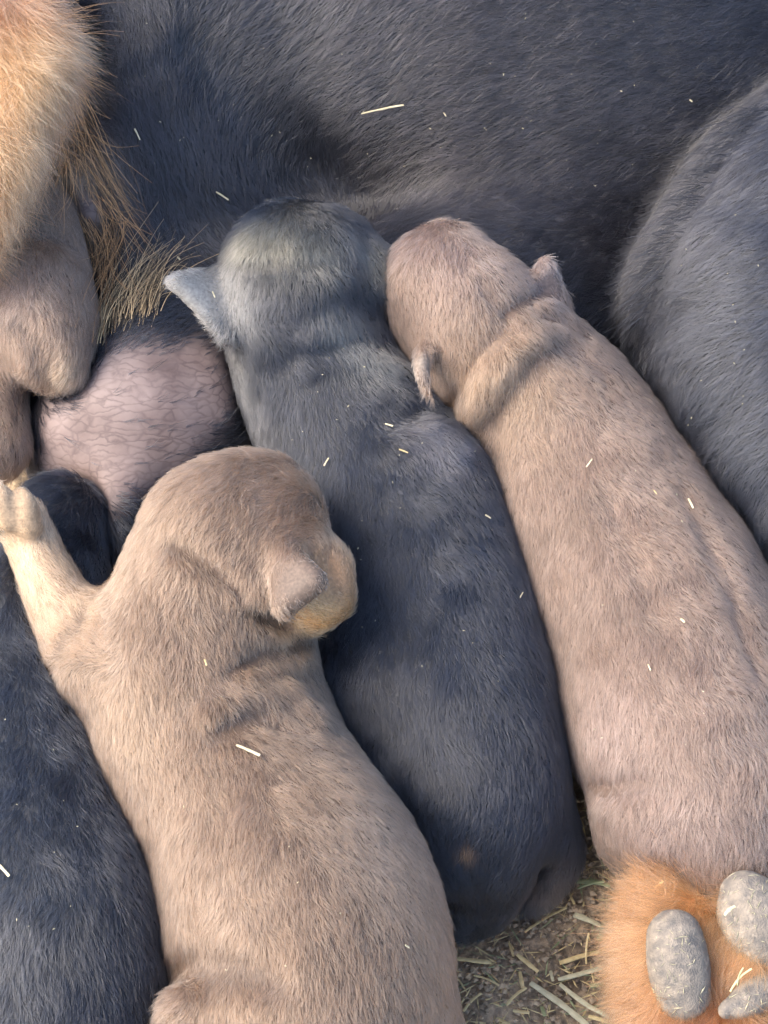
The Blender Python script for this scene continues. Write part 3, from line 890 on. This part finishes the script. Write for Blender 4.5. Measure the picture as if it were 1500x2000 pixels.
# ------------------------------------------------------------------ straw, hay and bits
def stalk(P0, P1, w, kind, label, bend=0.0, taper=False, group='straw scattered on the earth', name='straw_stalk', cat='straw', nrm=np.array([0, 0, 1.0]), thick=.35):
    r = np.random.default_rng(abs(hash((round(P0[0], 5), round(P1[1], 5)))) % 9999)
    ax = P1 - P0; L = np.linalg.norm(ax); ax = ax / L
    sd = np.cross(nrm, ax); sd /= np.linalg.norm(sd); up = np.cross(ax, sd)
    ang = np.linspace(0, 2 * np.pi, 8, endpoint=False)
    V = []
    n = 7
    for i in range(n):
        t = i / (n - 1)
        c = P0 + ax * L * t + sd * bend * math.sin(math.pi * t) * L + up * (.006 * L * r.normal())
        k = w * .5 * (1 - (.85 * t if taper else .12 * t)) * (1 + .10 * r.normal())
        if i == 0: k *= .8
        V += [c + sd * k * math.cos(a_) + up * k * thick * (math.sin(a_) + .25 * math.cos(3 * a_)) for a_ in ang]
    V = np.array(V)
    F = [[i * 8 + j, i * 8 + (j + 1) % 8, (i + 1) * 8 + (j + 1) % 8, (i + 1) * 8 + j] for i in range(n - 1) for j in range(8)]
    F += [[0, 3, 2, 1], [0, 5, 4, 3], [0, 7, 6, 5]]
    e = (n - 1) * 8
    F += [[e, e + 1, e + 2, e + 3], [e, e + 3, e + 4, e + 5], [e, e + 5, e + 6, e + 7]]
    c0 = V.mean(0)
    o = link(name, mesh_data(name, V - c0, F, smooth=False), None, STRAW[kind], label=label, category=cat)
    o.location = c0
    if group: o['group'] = group
    return o


ground_straw = [
    (989, 1785, 1080, 1783, 10, 'gold', 'golden straw stalk lying level just below the dark hind foot of the black puppy', 0, 0),
    (1025, 1820, 1106, 1773, 5, 'gold', 'thin dull straw slanting up to the right below the level golden stalk', .03, 0),
    (1110, 1740, 1122, 1766, 5, 'gold', 'very short straw standing steeply beside the dark hind foot', 0, 0),
    (1121, 1786, 1207, 1829, 13, 'grey', 'pale green-grey blade tapering down towards the left edge of the tan paw', .04, 1),
    (1123, 1722, 1192, 1730, 8, 'green', 'greenish hay stem lying level above the pale tapering blade', .05, 0),
    (1128, 1735, 1180, 1722, 5, 'green', 'thin green hay stem crossing another below the rump of the right puppy', .05, 0),
    (889, 1872, 960, 1880, 8, 'gold', 'yellow-green stalk poking out beside the flank of the front brown puppy', 0, 0),
    (1010, 1864, 1051, 1898, 8, 'gold', 'golden straw slanting down to the right in the middle of the bare earth', 0, 0),
    (993, 1838, 1003, 1868, 5, 'gold', 'short thin straw meeting the upper end of the slanting golden one', 0, 0),
    (1093, 1881, 1197, 1853, 9, 'gold', 'long tan straw rising to the right and ending at the paw fur', .02, 0),
    (1090, 1913, 1212, 1876, 9, 'grey', 'long grey straw below the long tan one, both rising to the paw', -.02, 0),
    (1145, 1883, 1150, 1822, 4, 'gold', 'thin upright straw crossing over the long tan straw', .04, 0),
    (1153, 1926, 1214, 1918, 9, 'green', 'green hay blade lying level against the lower left edge of the paw', .02, 0),
    (1036, 1920, 1148, 2003, 11, 'grey', 'broad pale blade slanting down to the lower edge, widest on the earth', .02, 0),
    (1093, 1922, 1222, 2000, 9, 'grey', 'long grey stem running down beside the broad pale blade', -.05, 0),
    (989, 1963, 1028, 1929, 6, 'gold', 'thin reddish straw rising to the right, left of the broad pale blade', .05, 0),
    (1015, 1898, 1021, 1929, 8, 'gold', 'stubby upright straw just above the broad pale blade', 0, 0),
    (1058, 1966, 1064, 1984, 8, 'green', 'tiny green stub at the lower end of the bare earth', 0, 0),
    (1149, 1985, 1212, 2001, 8, 'gold', 'golden straw near the lower edge under the grey stem', 0, 0),
    (1002, 1974, 1034, 1978, 6, 'gold', 'short straw lying level near the lower edge of the bare earth', 0, 0),
    (970, 1988, 995, 2001, 6, 'gold', 'short straw cut off by the lower edge beside the front puppy', 0, 0),
    (1170, 1838, 1177, 1814, 10, 'green', 'short wide green hay stub between the blade tip and the paw', 0, 0),
    (1075, 1896, 1080, 1916, 6, 'grey', 'small pale stub at the left end of the long grey straw', 0, 0),
    (925, 1905, 975, 1925, 4, 'gold', 'thin straw sunk in the earth beside the front puppy', .06, 0),
    (905, 1975, 940, 1940, 5, 'gold', 'faint straw rising to the right beside the front puppy', .06, 0)]
for i, (x0, y0, x1, y1, w, kd, lab, bd, tp) in enumerate(ground_straw):
    z = .0022 + .0007 * (i % 4)
    stalk(at(x0, y0, z), at(x1, y1, z + .001 * (i % 3)), w * .0002, kd, lab, bd, bool(tp))

bits = [
    (A, 462, 1459, 508, 1481, 8, 'cream', 'pale straw piece lying across the back of the front brown puppy'),
    (A, 399, 1290, 403, 1302, 5, 'gold', 'tiny golden straw speck on the neck of the front brown puppy'),
    (A, 785, 1848, 793, 1853, 5, 'cream', 'tiny pale chaff speck on the right hip of the front puppy'),
    (E, -4, 1688, 21, 1715, 8, 'cream', 'pale straw piece on the black puppy at the left edge'),
    (B, 637, 911, 646, 896, 5, 'cream', 'small pale straw chip above the forehead of the front puppy'),
    (B, 751, 832, 769, 839, 7, 'cream', 'cream straw chip on the shoulders of the black middle puppy'),
    (B, 778, 878, 796, 886, 5, 'gold', 'thin bent straw chip below the cream chip on the black puppy'),
    (B, 943, 1009, 954, 1016, 6, 'cream', 'white fleck on the right flank of the black middle puppy'),
    (B, 411, 572, 416, 584, 5, 'cream', 'white fleck at the base of the pale ear of the black puppy'),
    (B, 1010, 1170, 1016, 1160, 4, 'cream', 'faint fleck halfway down the flank of the black middle puppy'),
    (C, 1147, 916, 1158, 901, 4, 'cream', 'thin pale chip on the mid back of the right brown puppy'),
    (C, 1344, 978, 1353, 997, 6, 'cream', 'pale chip near the right side of the right brown puppy'),
    (C, 1329, 1212, 1337, 1219, 7, 'cream', 'round white fleck on the lower back of the right brown puppy'),
    (C, 1268, 1300, 1273, 1312, 4, 'cream', 'faint thin chip below the white fleck on the right puppy'),
    (C, 1275, 962, 1281, 970, 4, 'gold', 'small golden speck between the chips on the right puppy'),
    (M, 708, 217, 790, 200, 7, 'cream', 'long pale straw clinging to the flank of the black mother'),
    (M, 262, 252, 272, 273, 5, 'cream', 'short pale chip on the dark groin of the mother by the tan leg'),
    (M, 418, 374, 441, 391, 6, 'cream', 'pinkish chip in the black coat just above the black puppy head'),
    (M, 1345, 190, 1350, 194, 5, 'cream', 'white fleck on the mother beside the upper right leg'),
    (M, 868, 215, 873, 222, 4, 'cream', 'tiny fleck on the flank right of the long pale straw'),
    (M, 345, 508, 351, 514, 6, 'cream', 'bright speck among the long tan belly hairs')]
for bd, x0, y0, x1, y1, w, kd, lab in bits:
    w *= .62
    H = bd.hit([x0, x1], [y0, y1]); N2 = bd.grad(H)
    hh = .0026 if bd is M else .0016
    H = H + N2 * hh
    stalk(H[0], H[1], w * .0002, kd, lab, .012, False, 'straw bits caught in the coats', 'straw_bit', 'straw', N2.mean(0))

PW = [(1262, 1760, 1296, 1721, 5, 'gold', 'golden straw caught in the tan fur of the paw', .062, .068),
      (1415, 1788, 1436, 1770, 6, 'cream', 'small white chip stuck on the upper right toe pad', .083, .083),
      (1426, 1937, 1468, 1892, 4, 'gold', 'thin hay strand hanging between the lower toe pads', .074, .077),
      (1440, 1925, 1452, 1890, 3, 'green', 'fine green strand beside the hay strand between the pads', .075, .077)]
for x0, y0, x1, y1, w, kd, lab, z0, z1 in PW:
    stalk(at(x0, y0, z0), at(x1, y1, z1), w * .0002, kd, lab, .08, False, 'straw bits on the paw', 'straw_bit', 'straw')


# crumbled hay and earth lying loose, too fine to count
def litter(name, n, kinds, seed, clod):
    r = np.random.default_rng(seed)
    V, F = [], []
    for i in range(n):
        x, y = r.uniform(850, 1290), r.uniform(1560, 2060)
        p = at(x, y, 0) + [0, 0, .0008 + .0012 * r.random()]
        a_ = r.uniform(0, 6.28)
        if clod:
            L = W = r.uniform(.0004, .0018); Hh = L * .7
        else:
            L = r.uniform(.001, .006); W = r.uniform(.0001, .00045); Hh = W * .5
        ax = np.array([math.cos(a_), math.sin(a_), r.normal() * .15]) * L; sd = np.array([-math.sin(a_), math.cos(a_), 0]) * W; u_ = np.array([0, 0, Hh])
        k = len(V)
        V += [p - ax, p + ax, p + sd + .3 * ax * r.normal(), p - sd + .3 * ax * r.normal(), p + u_, p - u_]
        F += [[k, k + 3, k + 4], [k + 3, k + 1, k + 4], [k + 1, k + 2, k + 4], [k + 2, k, k + 4], [k + 3, k, k + 5], [k + 1, k + 3, k + 5], [k + 2, k + 1, k + 5], [k, k + 2, k + 5]]
    link(name, mesh_data(name, np.array(V), np.array(F), smooth=False), None, kinds, kind='stuff', label='crumbs of earth on the ground' if clod else 'fine broken hay strewn over the earth', category='dirt' if clod else 'hay')


litter('hay_litter', 480, STRAW['gold'], 3, False)
litter('hay_litter', 180, STRAW['green'], 4, False)
litter('earth_crumbs', 1300, EARTH, 5, True)


# fine chaff dusting the coats, too small to count
def chaff():
    r = np.random.default_rng(9)
    V, F = [], []
    for bd, (x0, x1, y0, y1), n in ((M, (220, 1250, 20, 400), 46), (M, (1330, 1490, 300, 900), 16), (B, (560, 1000, 680, 1500), 34), (C, (960, 1400, 800, 1550), 20), (A, (300, 760, 1300, 1900), 14), (E, (5, 150, 1300, 1900), 10)):
        H = bd.hit(r.uniform(x0, x1, n), r.uniform(y0, y1, n))
        ok = np.abs(bd(H)) < .001
        H = H + bd.grad(H) * (.0022 if bd is M else .0015)
        for p in H[ok]:
            k = len(V); a_ = r.normal(size=3); a_ /= np.linalg.norm(a_); b_ = np.cross(a_, r.normal(size=3)); b_ /= np.linalg.norm(b_); c_ = np.cross(a_, b_)
            L = r.uniform(.0002, .0007); w = r.uniform(.00012, .00028)
            V += [p - a_ * L, p + a_ * L, p + b_ * w, p - b_ * w, p + c_ * w, p - c_ * w]
            F += [[k, k + 3, k + 4], [k + 3, k + 1, k + 4], [k + 1, k + 2, k + 4], [k + 2, k, k + 4], [k + 3, k, k + 5], [k + 1, k + 3, k + 5], [k + 2, k + 1, k + 5], [k, k + 2, k + 5]]
    for q, (x0, x1, y0, y1) in zip(PADS, ((1275, 1375, 1790, 1980), (1410, 1498, 1700, 1880), (1470, 1499, 1610, 1660), (1420, 1499, 1925, 1985))):
        n = int((x1 - x0) * (y1 - y0) / 330)
        H = q.hit(r.uniform(x0, x1, n), r.uniform(y0, y1, n)); ok = np.abs(q(H)) < .0006
        N_ = q.grad(H)
        for p, nn in zip(H[ok], N_[ok]):
            k = len(V); a_ = np.cross(nn, r.normal(size=3)); a_ /= np.linalg.norm(a_); b_ = np.cross(nn, a_); p = p + nn * .0001
            L = r.uniform(.0004, .0022); w = r.uniform(.00007, .00017)
            V += [p - a_ * L, p + a_ * L, p + b_ * w, p - b_ * w, p + nn * w * 1.5, p - nn * w]
            F += [[k, k + 3, k + 4], [k + 3, k + 1, k + 4], [k + 1, k + 2, k + 4], [k + 2, k, k + 4], [k + 3, k, k + 5], [k + 1, k + 3, k + 5], [k + 2, k + 1, k + 5], [k, k + 2, k + 5]]
    link('chaff', mesh_data('chaff', np.array(V), np.array(F), smooth=False), None, STRAW['grey'], kind='stuff', label='fine chaff dusted over the coats of the dogs', category='chaff')


chaff()
